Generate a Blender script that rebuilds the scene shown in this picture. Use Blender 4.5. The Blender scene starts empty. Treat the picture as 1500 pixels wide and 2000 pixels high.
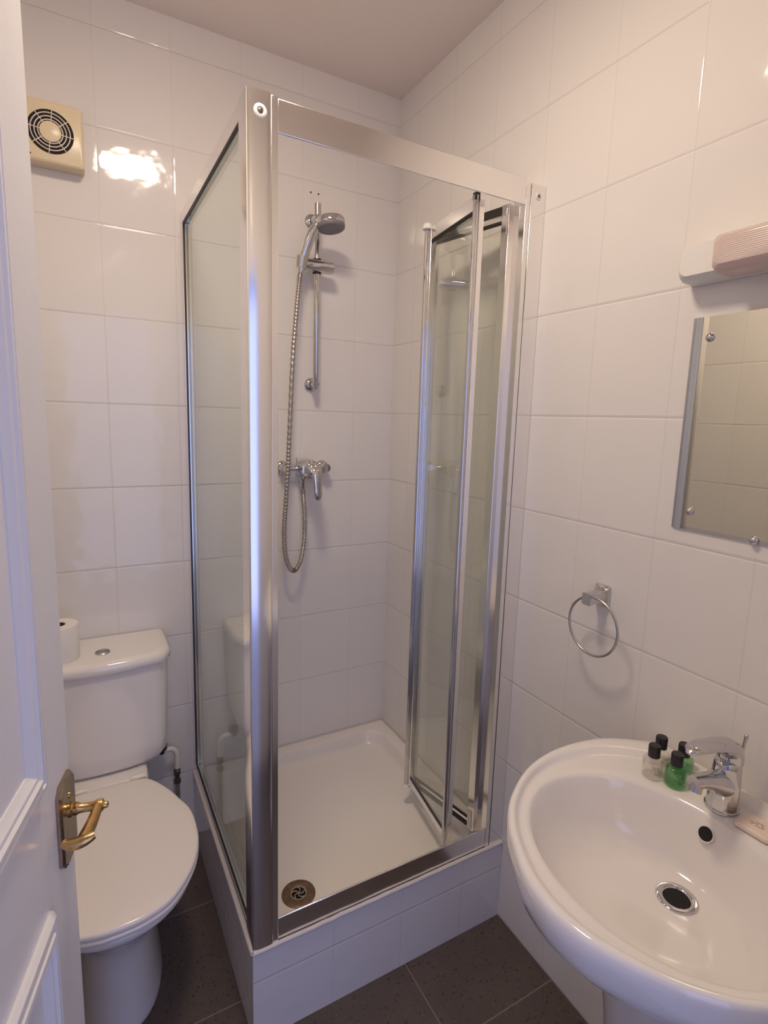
import bpy, bmesh, math, random
from mathutils import Vector, Matrix

random.seed(7)
C = bpy.context.scene.collection
scene = bpy.context.scene

# ------------------------------------------------------------------ camera
cam_d = bpy.data.cameras.new('camera')
cam = bpy.data.objects.new('camera', cam_d)
C.objects.link(cam)
cam_d.sensor_fit = 'HORIZONTAL'
cam_d.sensor_width = 36.0
cam_d.lens = 36.0 * 1066.035 / 1500.0
cam_d.shift_x = -7.14 / 1500.0
cam_d.shift_y = -18.68 / 1500.0
cam_d.clip_start = 0.02
RX = Vector((0.872651, -0.487408, 0.030225))
RD = Vector((-0.047711, -0.146691, -0.988031))
RF = Vector((0.486008, 0.860764, -0.151265))
cm = Matrix((RX, -RD, -RF)).transposed().to_4x4()
cm.translation = Vector((-1.03929, -1.83366, 1.48081))
cam.matrix_world = cm
scene.camera = cam

# ------------------------------------------------------------------ world, exposure, daylight
w = bpy.data.worlds.new('world')
scene.world = w
w.use_nodes = True
w.node_tree.nodes['Background'].inputs[0].default_value = (0.42, 0.52, 1.0, 1)
w.node_tree.nodes['Background'].inputs[1].default_value = 0.25
scene.view_settings.view_transform = 'Standard'
scene.view_settings.look = 'None'
scene.view_settings.exposure = 0.22
scene.view_settings.gamma = 1.0
scene.cycles.transparent_max_bounces = 24
scene.cycles.max_bounces = 12
scene.cycles.diffuse_bounces = 6

day = bpy.data.lights.new('bedroom_daylight', 'AREA')
day.shape = 'RECTANGLE'
day.size = 2.6
day.size_y = 2.2
day.energy = 22.0
day.color = (0.46, 0.53, 1.0)
day_o = bpy.data.objects.new('bedroom_daylight', day)
C.objects.link(day_o)
day_o.location = (-0.9, -3.4, 1.15)
day_o.rotation_euler = (math.radians(90), 0, 0)

LAMP_EMIT = 56.0
LAMP_COL = (1.0, 0.83, 0.64)
LAMP_POS = (-0.79, -0.97)

# ------------------------------------------------------------------ materials
def new_mat(name):
    m = bpy.data.materials.new(name)
    m.use_nodes = True
    nt = m.node_tree
    return m, nt, nt.nodes, nt.links, nt.nodes['Principled BSDF']

def setp(b, **k):
    for a, v in k.items():
        b.inputs[a.replace('_', ' ')].default_value = v

def simple(name, col, rough=0.5, metal=0.0, coat=0.0, spec=0.5, noise=0.0, nscale=40.0, bump=0.0):
    m, nt, N, Lk, b = new_mat(name)
    setp(b, Base_Color=(*col, 1), Roughness=rough, Metallic=metal)
    b.inputs['Coat Weight'].default_value = coat
    b.inputs['Coat Roughness'].default_value = 0.04
    b.inputs['Specular IOR Level'].default_value = spec
    if noise or bump:
        tc = N.new('ShaderNodeTexCoord')
        nz = N.new('ShaderNodeTexNoise')
        nz.inputs['Scale'].default_value = nscale
        nz.inputs['Detail'].default_value = 4
        Lk.new(tc.outputs['Object'], nz.inputs['Vector'])
        if noise:
            mr = N.new('ShaderNodeMix'); mr.data_type = 'RGBA'
            mr.inputs[6].default_value = (*[c * (1 - noise) for c in col], 1)
            mr.inputs[7].default_value = (*[min(1, c * (1 + noise)) for c in col], 1)
            Lk.new(nz.outputs['Fac'], mr.inputs[0])
            Lk.new(mr.outputs[2], b.inputs['Base Color'])
        if bump:
            bp = N.new('ShaderNodeBump')
            bp.inputs['Strength'].default_value = 1.0
            bp.inputs['Distance'].default_value = bump
            Lk.new(nz.outputs['Fac'], bp.inputs['Height'])
            Lk.new(bp.outputs['Normal'], b.inputs['Normal'])
    return m

def tile_mat(name, ax, ou, ov, tw, th, col=(0.80, 0.77, 0.75), grout=(0.56, 0.52, 0.50), gw=0.0011,
             pillow=0.0007, wav=0.0011, rough=0.07, speck=False, tilt=0.0016):
    m, nt, N, Lk, b = new_mat(name)
    tc = N.new('ShaderNodeTexCoord')
    sp = N.new('ShaderNodeSeparateXYZ')
    Lk.new(tc.outputs['Object'], sp.inputs[0])
    def mth(op, a, bb=None, clamp=False):
        n = N.new('ShaderNodeMath'); n.operation = op; n.use_clamp = clamp
        for i, v in enumerate((a, bb)):
            if v is None: continue
            if isinstance(v, (int, float)): n.inputs[i].default_value = v
            else: Lk.new(v, n.inputs[i])
        return n.outputs[0]
    U = mth('DIVIDE', mth('SUBTRACT', sp.outputs[ax[0]], ou), tw)
    V = mth('DIVIDE', mth('SUBTRACT', sp.outputs[ax[1]], ov), th)
    fu = mth('FRACT', U); fv = mth('FRACT', V)
    du = mth('MULTIPLY', mth('SUBTRACT', 0.5, mth('ABSOLUTE', mth('SUBTRACT', fu, 0.5))), tw)
    dv = mth('MULTIPLY', mth('SUBTRACT', 0.5, mth('ABSOLUTE', mth('SUBTRACT', fv, 0.5))), th)
    d = mth('MINIMUM', du, dv)
    gm = N.new('ShaderNodeMapRange'); gm.interpolation_type = 'SMOOTHSTEP'
    gm.inputs['From Min'].default_value = gw * 0.45; gm.inputs['From Max'].default_value = gw
    Lk.new(dv if not speck else d, gm.inputs['Value'])
    gv = N.new('ShaderNodeMapRange'); gv.interpolation_type = 'SMOOTHSTEP'
    gv.inputs['From Min'].default_value = gw * 0.35; gv.inputs['From Max'].default_value = gw * 0.8
    Lk.new(du, gv.inputs['Value'])
    cell = N.new('ShaderNodeCombineXYZ')
    Lk.new(mth('FLOOR', U), cell.inputs[0]); Lk.new(mth('FLOOR', V), cell.inputs[1])
    wn = N.new('ShaderNodeTexWhiteNoise'); wn.noise_dimensions = '2D'
    Lk.new(cell.outputs[0], wn.inputs['Vector'])
    wc = N.new('ShaderNodeSeparateColor'); Lk.new(wn.outputs['Color'], wc.inputs[0])
    # base colour
    base = N.new('ShaderNodeMix'); base.data_type = 'RGBA'
    base.inputs[6].default_value = (*[c * 0.985 for c in col], 1)
    base.inputs[7].default_value = (*col, 1)
    Lk.new(wc.outputs[0], base.inputs[0])
    src = base.outputs[2]
    if speck:
        nz0 = N.new('ShaderNodeTexNoise'); nz0.inputs['Scale'].default_value = 9; nz0.inputs['Detail'].default_value = 5
        Lk.new(tc.outputs['Object'], nz0.inputs['Vector'])
        mm = N.new('ShaderNodeMix'); mm.data_type = 'RGBA'
        mm.inputs[6].default_value = (*[c * 0.75 for c in col], 1); mm.inputs[7].default_value = (*[c * 1.3 for c in col], 1)
        Lk.new(nz0.outputs['Fac'], mm.inputs[0]); src = mm.outputs[2]
        for sc_, lo, hi, cc in ((75, 0.26, 0.30, (0.018, 0.014, 0.012)), (130, 0.235, 0.27, (0.02, 0.016, 0.014)),
                                (95, 0.18, 0.22, (0.20, 0.155, 0.135)), (210, 0.20, 0.27, (0.15, 0.115, 0.10))):
            vo = N.new('ShaderNodeTexVoronoi'); vo.inputs['Scale'].default_value = sc_
            vo.inputs['Randomness'].default_value = 1
            mp = N.new('ShaderNodeMapping'); mp.inputs['Location'].default_value = (sc_ * 0.13, sc_ * 0.07, 0)
            Lk.new(tc.outputs['Object'], mp.inputs['Vector']); Lk.new(mp.outputs[0], vo.inputs['Vector'])
            ms = N.new('ShaderNodeSeparateColor'); Lk.new(vo.outputs['Color'], ms.inputs[0])
            sel = mth('LESS_THAN', ms.outputs[0], 0.42)
            rr = N.new('ShaderNodeMapRange'); rr.inputs['From Min'].default_value = lo; rr.inputs['From Max'].default_value = hi
            rr.inputs['To Min'].default_value = 1; rr.inputs['To Max'].default_value = 0
            Lk.new(vo.outputs['Distance'], rr.inputs['Value'])
            fac = mth('MULTIPLY', mth('MULTIPLY', rr.outputs[0], sel), 0.5)
            mx = N.new('ShaderNodeMix'); mx.data_type = 'RGBA'
            Lk.new(fac, mx.inputs[0]); Lk.new(src, mx.inputs[6]); mx.inputs[7].default_value = (*cc, 1)
            src = mx.outputs[2]
    fin = N.new('ShaderNodeMix'); fin.data_type = 'RGBA'
    fin.inputs[6].default_value = (*grout, 1)
    if not speck:
        vj = N.new('ShaderNodeMix'); vj.data_type = 'RGBA'
        vj.inputs[6].default_value = (*[c * 0.90 for c in col], 1)
        Lk.new(gv.outputs[0], vj.inputs[0]); Lk.new(src, vj.inputs[7]); src = vj.outputs[2]
    Lk.new(gm.outputs[0], fin.inputs[0]); Lk.new(src, fin.inputs[7])
    Lk.new(fin.outputs[2], b.inputs['Base Color'])
    rm = N.new('ShaderNodeMapRange')
    rm.inputs['To Min'].default_value = 0.7; rm.inputs['To Max'].default_value = rough
    Lk.new(gm.outputs[0], rm.inputs['Value']); Lk.new(rm.outputs[0], b.inputs['Roughness'])
    # bump: rounded tile edges, gently wavy glaze, each tile set a hair out of true
    pl = N.new('ShaderNodeMapRange'); pl.interpolation_type = 'SMOOTHERSTEP'
    pl.inputs['From Min'].default_value = 0.0; pl.inputs['From Max'].default_value = 0.0055
    pl.inputs['To Max'].default_value = pillow
    Lk.new(dv, pl.inputs['Value'])
    pv = N.new('ShaderNodeMapRange'); pv.interpolation_type = 'SMOOTHERSTEP'
    pv.inputs['From Min'].default_value = 0.0; pv.inputs['From Max'].default_value = 0.0045
    pv.inputs['To Max'].default_value = pillow * 0.55
    Lk.new(du, pv.inputs['Value'])
    nz = N.new('ShaderNodeTexNoise'); nz.inputs['Scale'].default_value = 21; nz.inputs['Detail'].default_value = 1.6
    nz.inputs['Roughness'].default_value = 0.35
    off = N.new('ShaderNodeVectorMath'); off.operation = 'MULTIPLY_ADD'
    Lk.new(wn.outputs['Color'], off.inputs[0]); off.inputs[1].default_value = (7, 7, 7)
    Lk.new(tc.outputs['Object'], off.inputs[2])
    Lk.new(off.outputs[0], nz.inputs['Vector'])
    hgt = mth('ADD', mth('ADD', pl.outputs[0], pv.outputs[0]), mth('MULTIPLY', nz.outputs['Fac'], wav))
    tl = mth('ADD', mth('MULTIPLY', mth('MULTIPLY', mth('SUBTRACT', wc.outputs[1], 0.5), fu), tilt),
             mth('MULTIPLY', mth('MULTIPLY', mth('SUBTRACT', wc.outputs[2], 0.5), fv), tilt))
    hgt = mth('ADD', hgt, tl)
    bp = N.new('ShaderNodeBump'); bp.inputs['Strength'].default_value = 1.0; bp.inputs['Distance'].default_value = 1.0
    Lk.new(hgt, bp.inputs['Height']); Lk.new(bp.outputs['Normal'], b.inputs['Normal'])
    return m

def thin_glass(name, tint=(0.93, 0.955, 0.935), refl=1.0, rough=0.0):
    m, nt, N, Lk, b = new_mat(name)
    N.remove(b)
    out = N['Material Output']
    tr = N.new('ShaderNodeBsdfTransparent'); tr.inputs[0].default_value = (*tint, 1)
    gl = N.new('ShaderNodeBsdfGlossy'); gl.inputs['Roughness'].default_value = rough
    gl.inputs['Color'].default_value = (0.95, 0.97, 0.95, 1)
    fr = N.new('ShaderNodeLayerWeight'); fr.inputs['Blend'].default_value = 0.5
    pw = N.new('ShaderNodeMath'); pw.operation = 'POWER'; pw.inputs[1].default_value = 5.0
    Lk.new(fr.outputs['Facing'], pw.inputs[0])
    mu = N.new('ShaderNodeMath'); mu.operation = 'MULTIPLY_ADD'; mu.inputs[1].default_value = 0.9; mu.inputs[2].default_value = 0.045 * refl
    mu.use_clamp = True
    Lk.new(pw.outputs[0], mu.inputs[0])
    mx = N.new('ShaderNodeMixShader')
    Lk.new(mu.outputs[0], mx.inputs[0]); Lk.new(tr.outputs[0], mx.inputs[1]); Lk.new(gl.outputs[0], mx.inputs[2])
    Lk.new(mx.outputs[0], out.inputs['Surface'])
    return m

TILE = (0.80, 0.765, 0.745)
M = {}
M['tile_back'] = tile_mat('white_tile_back', ('X', 'Z'), -0.1617, 0.0, 0.2, 0.25, TILE)
M['tile_side'] = tile_mat('white_tile_side', ('Y', 'Z'), -0.7321, 0.0, 0.2, 0.25, TILE)
M['tile_plinth'] = tile_mat('white_tile_plinth', ('X', 'Z'), -0.1445, 0.167 - 0.25, 0.2, 0.25, TILE)
M['tile_plinth_side'] = tile_mat('white_tile_plinth_side', ('Y', 'Z'), -0.13, 0.167 - 0.25, 0.2, 0.25, TILE)
M['floor'] = tile_mat('brown_floor_tile', ('X', 'Y'), -0.328, -0.305, 0.333, 0.333, (0.100, 0.076, 0.067),
                      (0.24, 0.20, 0.18), gw=0.0019, pillow=0.0003, wav=0.0001, rough=0.42, speck=True, tilt=0.0)
M['ceiling'] = simple('ceiling_paint', (0.84, 0.755, 0.71), 0.85, bump=0.0006, nscale=120)
M['paint'] = simple('white_gloss_paint', (0.80, 0.78, 0.775), 0.28, bump=0.0004, nscale=60)
M['wallpaint'] = simple('bedroom_wall_paint', (0.55, 0.56, 0.62), 0.8)
M['carpet'] = simple('bedroom_carpet', (0.42, 0.42, 0.47), 0.95, noise=0.2, nscale=200)
M['ceramic'] = simple('white_ceramic', (0.84, 0.80, 0.775), 0.10, coat=0.6)
M['acrylic'] = simple('shower_tray_white', (0.89, 0.84, 0.79), 0.16, coat=0.3)
M['seat'] = simple('toilet_seat_plastic', (0.84, 0.785, 0.75), 0.16)
M['chrome'] = simple('chrome', (0.64, 0.63, 0.64), 0.055, metal=1.0)
M['valve'] = simple('dark_valve_metal', (0.20, 0.165, 0.14), 0.35, metal=1.0)
M['steel'] = simple('brushed_steel', (0.55, 0.53, 0.52), 0.30, metal=1.0)
M['alu'] = simple('polished_aluminium', (0.90, 0.885, 0.88), 0.16, metal=1.0)
M['hose'] = simple('chrome_hose', (0.50, 0.455, 0.42), 0.34, metal=1.0)
M['brass'] = simple('worn_brass', (0.66, 0.42, 0.17), 0.22, metal=1.0, noise=0.3, nscale=90)
M['brass_plate'] = simple('tarnished_brass_plate', (0.42, 0.33, 0.24), 0.20, metal=1.0, noise=0.35, nscale=70)
M['corroded'] = simple('corroded_drain_brass', (0.20, 0.125, 0.078), 0.45, metal=0.55, noise=0.55, nscale=70, bump=0.0008)
M['grate'] = simple('grey_drain_grate', (0.42, 0.36, 0.30), 0.4, metal=0.6)
M['black'] = simple('black_plastic', (0.012, 0.011, 0.012), 0.35)
M['gasket'] = simple('black_rubber_gasket', (0.02, 0.014, 0.012), 0.55)
M['seal'] = simple('brown_rubber_seal', (0.16, 0.12, 0.10), 0.4)
M['dark'] = simple('dark_hole', (0.008, 0.006, 0.005), 0.8)
M['white_pl'] = simple('white_plastic', (0.80, 0.78, 0.75), 0.3)
M['sealant'] = simple('white_silicone', (0.72, 0.66, 0.63), 0.5, noise=0.08, nscale=60, bump=0.001)
M['fan'] = simple('aged_cream_plastic', (0.78, 0.66, 0.46), 0.3)
M['fan_line'] = simple('pale_grille_plastic', (0.72, 0.62, 0.55), 0.35)
M['greyface'] = simple('grey_spray_plate', (0.22, 0.21, 0.225), 0.45)
M['paper'] = simple('toilet_paper', (0.84, 0.80, 0.77), 0.95, bump=0.0015, nscale=90)
M['card'] = simple('cardboard_core', (0.10, 0.055, 0.035), 0.9)
M['glass'] = thin_glass('shower_glass')
M['glass_door'] = thin_glass('shower_door_glass', tint=(0.965, 0.972, 0.95), refl=1.2)
M['clear_b'] = thin_glass('clear_bottle', tint=(0.97, 0.96, 0.95), refl=1.5, rough=0.05)
M['green_b'] = thin_glass('green_bottle', tint=(0.70, 0.87, 0.71), refl=1.5, rough=0.05)
M['mirror'] = simple('mirror_silver', (0.78, 0.775, 0.715), 0.0, metal=1.0)
M['mirror_bevel'] = simple('mirror_bevelled_edge', (0.66, 0.66, 0.68), 0.05, metal=1.0)
M['soap'] = simple('pink_cream_soap', (0.84, 0.70, 0.60), 0.45)
M['soap_ink'] = simple('soap_stamp', (0.40, 0.28, 0.22), 0.6)

m, nt, N, Lk, b = new_mat('ribbed_pink_diffuser')
setp(b, Base_Color=(0.82, 0.68, 0.63, 1), Roughness=0.22)
b.inputs['Transmission Weight'].default_value = 0.25
b.inputs['Subsurface Weight'].default_value = 0.2
tc = N.new('ShaderNodeTexCoord'); wv = N.new('ShaderNodeTexWave'); wv.bands_direction = 'Z'
wv.inputs['Scale'].default_value = 95
Lk.new(tc.outputs['Object'], wv.inputs['Vector'])
bp = N.new('ShaderNodeBump'); bp.inputs['Distance'].default_value = 0.0006; bp.inputs['Strength'].default_value = 0.5
Lk.new(wv.outputs['Fac'], bp.inputs['Height']); Lk.new(bp.outputs['Normal'], b.inputs['Normal'])
M['diffuser'] = m

m, nt, N, Lk, b = new_mat('lit_opal_glass')
em = N.new('ShaderNodeEmission')
em.inputs[0].default_value = (*LAMP_COL, 1); em.inputs[1].default_value = LAMP_EMIT
Lk.new(em.outputs[0], N['Material Output'].inputs['Surface'])
M['lamp'] = m

# ------------------------------------------------------------------ mesh helpers
def world_loc(o):
    v = Vector((0, 0, 0))
    while o is not None:
        v += o.location; o = o.parent
    return v

def build(name, bm, mat, parent=None, smooth=None, bevel=0.0, bseg=2, local=False, sub=0):
    me = bpy.data.meshes.new(name)
    bmesh.ops.recalc_face_normals(bm, faces=bm.faces[:])
    if parent is not None and not local:
        bmesh.ops.translate(bm, verts=bm.verts[:], vec=-world_loc(parent))
    bm.to_mesh(me); bm.free()
    o = bpy.data.objects.new(name, me)
    C.objects.link(o)
    me.materials.append(mat)
    if parent is not None: o.parent = parent
    if smooth is not None:
        for p in me.polygons: p.use_smooth = True
        me.set_sharp_from_angle(angle=math.radians(smooth))
    if bevel:
        md = o.modifiers.new('bevel', 'BEVEL'); md.width = bevel; md.segments = bseg
        md.limit_method = 'ANGLE'; md.angle_limit = math.radians(35)
        md.harden_normals = False
        for p in me.polygons: p.use_smooth = True
        if smooth is None: me.set_sharp_from_angle(angle=math.radians(30))
    if sub:
        md = o.modifiers.new('sub', 'SUBSURF'); md.levels = sub; md.render_levels = sub
    return o

def thing(name, label, cat, loc=(0, 0, 0), rz=0.0, group=None):
    o = bpy.data.objects.new(name, None)
    C.objects.link(o); o.location = loc; o.rotation_euler = (0, 0, rz)
    o.empty_display_size = 0.05
    o['label'] = label; o['category'] = cat
    if group: o['group'] = group
    return o

def struct(name, bm, mat, parent=None, **k):
    o = build(name, bm, mat, parent, **k)
    if parent is None: o['kind'] = 'structure'
    return o

def BM(): return bmesh.new()

def box(bm, x0, x1, y0, y1, z0, z1, mat=None):
    vs = [bm.verts.new((x, y, z)) for x in (x0, x1) for y in (y0, y1) for z in (z0, z1)]
    if mat is not None:
        for v in vs: v.co = mat @ v.co
    for f in ((0, 1, 3, 2), (4, 6, 7, 5), (0, 4, 5, 1), (2, 3, 7, 6), (0, 2, 6, 4), (1, 5, 7, 3)):
        bm.faces.new([vs[i] for i in f])
    return bm

def loft(bm, rings, closed=True, cap0=True, cap1=True):
    R = [[bm.verts.new(p) for p in r] for r in rings]
    n = len(R[0])
    for a, b_ in zip(R[:-1], R[1:]):
        for i in range(n if closed else n - 1):
            j = (i + 1) % n
            bm.faces.new((a[i], a[j], b_[j], b_[i]))
    if cap0: bm.faces.new(R[0][::-1])
    if cap1: bm.faces.new(R[-1])
    return R

def circ(c, r, axis='z', n=32, ry=None):
    ry = r if ry is None else ry
    out = []
    for i in range(n):
        t = 2 * math.pi * i / n; a, b_ = r * math.cos(t), ry * math.sin(t)
        if axis == 'z': out.append((c[0] + a, c[1] + b_, c[2]))
        elif axis == 'y': out.append((c[0] + a, c[1], c[2] + b_))
        else: out.append((c[0], c[1] + a, c[2] + b_))
    return out

def lathe(bm, c, prof, axis='z', n=32, cap0=True, cap1=True):
    """prof: list of (radius, offset along axis)"""
    rings = []
    for r, h in prof:
        cc = list(c)
        cc['xyz'.index(axis)] += h
        rings.append(circ(cc, max(r, 1e-5), axis, n))
    loft(bm, rings, cap0=cap0, cap1=cap1)
    return bm

def catmull(P, k=8):
    P = [Vector(p) for p in P]
    Q = [2 * P[0] - P[1]] + P + [2 * P[-1] - P[-2]]
    out = []
    for i in range(1, len(Q) - 2):
        a, b_, c_, d_ = Q[i - 1:i + 3]
        for j in range(k):
            t = j / k
            out.append(0.5 * (2 * b_ + (c_ - a) * t + (2 * a - 5 * b_ + 4 * c_ - d_) * t * t + (3 * b_ - a - 3 * c_ + d_) * t ** 3))
    out.append(P[-1])
    return out

def tube(bm, pts, rad, n=16, up=(0, 0, 1), caps=True):
    """rad: number, or a list of r / (r_side, r_up) per point"""
    pts = [Vector(p) for p in pts]
    rings = []
    ref = Vector(up)
    prev = None
    for i, p in enumerate(pts):
        t = (pts[min(i + 1, len(pts) - 1)] - pts[max(i - 1, 0)]).normalized()
        if prev is None:
            s = t.cross(ref)
            if s.length < 1e-3: s = t.cross(Vector((1, 0, 0)))
            s.normalize()
        else:
            s = (prev - t * prev.dot(t)).normalized()
        prev = s
        u = s.cross(t).normalized()
        r = rad if not isinstance(rad, (list, tuple)) else rad[i]
        ra, rb = (r, r) if not isinstance(r, (list, tuple)) else r
        rings.append([tuple(p + s * ra * math.cos(2 * math.pi * j / n) + u * rb * math.sin(2 * math.pi * j / n)) for j in range(n)])
    loft(bm, rings, cap0=caps, cap1=caps)
    return bm

def interp(keys, n):
    """resample a list of tuples along a Catmull curve, n per span"""
    dim = len(keys[0])
    out = []
    K = [[2 * keys[0][d] - keys[1][d] for d in range(dim)]] + [list(k) for k in keys] + [[2 * keys[-1][d] - keys[-2][d] for d in range(dim)]]
    for i in range(1, len(K) - 2):
        for j in range(n):
            t = j / n
            out.append([0.5 * (2 * K[i][d] + (K[i + 1][d] - K[i - 1][d]) * t + (2 * K[i - 1][d] - 5 * K[i][d] + 4 * K[i + 1][d] - K[i + 2][d]) * t * t
                        + (3 * K[i][d] - K[i - 1][d] - 3 * K[i + 1][d] + K[i + 2][d]) * t ** 3) for d in range(dim)])
    out.append(list(keys[-1]))
    return out

# ------------------------------------------------------------------ the room
CE = 2.588
XL = -1.35
YF = -1.80
struct('wall_back', box(BM(), XL - 0.1, 0.10, 0.0, 0.10, -0.05, CE + 0.05), M['tile_back'])
struct('wall_right', box(BM(), 0.0, 0.10, YF - 0.15, 0.0, -0.05, CE + 0.05), M['tile_side'])
struct('wall_left', box(BM(), XL - 0.10, XL, YF - 0.15, 0.0, -0.05, CE + 0.05), M['tile_side'])
struct('floor', box(BM(), XL, 0.0, YF - 0.02, 0.0, -0.05, 0.0), M['floor'])
struct('ceiling', box(BM(), XL, 0.0, YF, 0.0, CE, CE + 0.05), M['ceiling'])
DX0, DX1, DZ = -1.285, -0.50, 2.02
bm = BM()
box(bm, XL, DX0, YF - 0.12, YF, -0.05, CE + 0.05)
box(bm, DX1, 0.0, YF - 0.12, YF, -0.05, CE + 0.05)
box(bm, DX0, DX1, YF - 0.12, YF, DZ, CE + 0.05)
struct('wall_front', bm, M['tile_back'])
bm = BM()
box(bm, DX0, DX0 + 0.022, YF - 0.125, YF + 0.004, 0, DZ)
box(bm, DX1 - 0.022, DX1, YF - 0.125, YF + 0.004, 0, DZ)
box(bm, DX0 + 0.022, DX1 - 0.022, YF - 0.125, YF + 0.004, DZ - 0.022, DZ)
struct('trim_1', bm, M['paint'])
# the bedroom the doorway opens on
struct('floor_bedroom', box(BM(), -2.6, 1.0, -4.2, YF - 0.02, -0.05, -0.001), M['carpet'])

# small rusty-rimmed drill holes in the shower wall
wb = bpy.data.objects['wall_back']
for hx in (-0.3328, -0.3055):
    bm = BM(); lathe(bm, (hx, -0.0004, 2.2155), [(0.0030, 0), (0.0030, 0.003)], 'y', 12)
    build('drill_hole', bm, M['dark'], wb)

# ------------------------------------------------------------------ tiled plinth of the shower
SX, SY = -0.748, -0.750      # outer faces
PZ = 0.243
bm = BM(); box(bm, SX + 0.006, -0.0005, SY, SY + 0.012, 0.0005, PZ)
pl = struct('trim_2', bm, M['tile_plinth'])
bm = BM(); box(bm, SX, SX + 0.006, SY, -0.0005, 0.0005, PZ)
pl2 = struct('trim_3', bm, M['tile_plinth_side'])

# ------------------------------------------------------------------ shower tray
tray = thing('shower_tray', 'square white shower tray with raised rim, set on a tiled plinth', 'shower tray', (-0.37, -0.37, 0.13))
def rsq(x0, x1, y0, y1, r, z, n=8):
    out = []
    for cx, cy, a0 in ((x1 - r, y1 - r, 0), (x0 + r, y1 - r, 90), (x0 + r, y0 + r, 180), (x1 - r, y0 + r, 270)):
        for i in range(n + 1):
            a = math.radians(a0 + 90 * i / n)
            out.append((cx + r * math.cos(a), cy + r * math.sin(a), z))
    return out
bm = BM()
a0, a1, b0, b1 = SX + 0.008, -0.001, SY + 0.014, -0.001
rings = [rsq(a0, a1, b0, b1, 0.002, 0.05), rsq(a0, a1, b0, b1, 0.003, 0.243), rsq(a0 + .003, a1 - .003, b0 + .003, b1 - .003, 0.005, 0.247)]
for ins, z, r in ((0.040, 0.247, 0.06), (0.0445, 0.2455, 0.065), (0.0475, 0.240, 0.07), (0.053, 0.216, 0.078), (0.057, 0.206, 0.08), (0.064, 0.2005, 0.085), (0.078, 0.1980, 0.09), (0.12, 0.1958, 0.09)):
    rings.append(rsq(a0 + ins, a1 - ins, b0 + ins, b1 - ins, r, z))
loft(bm, rings)
build('tray_body', bm, M['acrylic'], tray, smooth=35)
DC = (-0.580, -0.594)
bm = BM()
lathe(bm, (DC[0], DC[1], 0.195), [(0.0455, 0), (0.0455, 0.0035), (0.041, 0.0062), (0.026, 0.0058), (0.0225, 0.0035), (0.0225, 0.0)], 'z', 40, cap1=False)
dr = build('drain', bm, M['corroded'], tray, smooth=40)
dr['label'] = 'corroded brown drain ring'
bm = BM(); lathe(bm, (DC[0], DC[1], 0.1965), [(0.0225, 0), (0.0225, 0.001)], 'z', 24)
build('drain_hole', bm, M['dark'], dr)
bm = BM()
lathe(bm, (DC[0], DC[1], 0.1985), [(0.0228, 0), (0.0228, 0.0018), (0.0205, 0.0022), (0.0190, 0.0018), (0.0190, 0)], 'z', 32, cap0=False, cap1=False)
lathe(bm, (DC[0], DC[1], 0.1985), [(0.0032, 0), (0.0032, 0.002)], 'z', 16)
for k in range(5):
    a = 2 * math.pi * k / 5 + 0.5
    pts = []
    for i in range(7):
        t = i / 6; rr = 0.0022 + 0.0178 * t; aa = a + 1.0 * t ** 1.4
        pts.append((DC[0] + rr * math.cos(aa), DC[1] + rr * math.sin(aa), 0.1998))
    tube(bm, pts, [0.0016 + 0.0006 * (i / 6) for i in range(7)], 8)
build('drain_grate', bm, M['grate'], dr, smooth=50)

# ------------------------------------------------------------------ shower enclosure
enc = thing('shower_enclosure', 'square glass shower enclosure with polished metal frame and folding door', 'shower enclosure', (-0.37, -0.37, 0.247))
ZT = 2.070
def extrude_z(poly, z0, z1):
    bm = BM()
    loft(bm, [[(x, y, z0) for x, y in poly], [(x, y, z1) for x, y in poly]])
    return bm
post = [(-0.7475, -0.694), (-0.7475, -0.7430), (-0.7473, -0.7447), (-0.7466, -0.7460), (-0.7455, -0.7469), (-0.7435, -0.7476), (-0.7405, -0.7482), (-0.7365, -0.7487), (-0.731, -0.7491),
        (-0.724, -0.7493), (-0.712, -0.7493), (-0.704, -0.7490), (-0.7015, -0.7484), (-0.7008, -0.7455), (-0.7008, -0.700), (-0.735, -0.694)]
cp = build('corner_post', extrude_z(post, 0.246, ZT), M['alu'], enc, smooth=32)
build('door_jamb', box(BM(), -0.7004, -0.6865, -0.7465, -0.700, 0.247, ZT - 0.001), M['alu'], enc, bevel=0.0012)
build('side_strip', box(BM(), -0.7445, -0.735, -0.7, -0.688, 0.27, 2.03), M['alu'], enc, bevel=0.001)
# wall side jamb
build('wall_profile', box(BM(), -0.0475, -0.0005, -0.7455, -0.700, 0.247, 2.060), M['alu'], enc, bevel=0.0006)
build('door_jamb', box(BM(), -0.0625, -0.0485, -0.7440, -0.700, 0.248, 2.058), M['alu'], enc, bevel=0.0005)
build('top_rail', box(BM(), -0.6864, -0.0626, -0.7435, -0.7385, 2.008, 2.068), M['alu'], enc, bevel=0.0015)
bm = BM(); box(bm, -0.6864, -0.0626, -0.7435, -0.7385, 0.252, 0.309)
bot = build('bottom_rail', bm, M['alu'], enc, bevel=0.0015)
build('sill_channel', box(BM(), -0.6864, -0.0626, -0.7383, -0.7335, 0.2475, 0.3035), M['alu'], enc, bevel=0.001)
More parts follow.
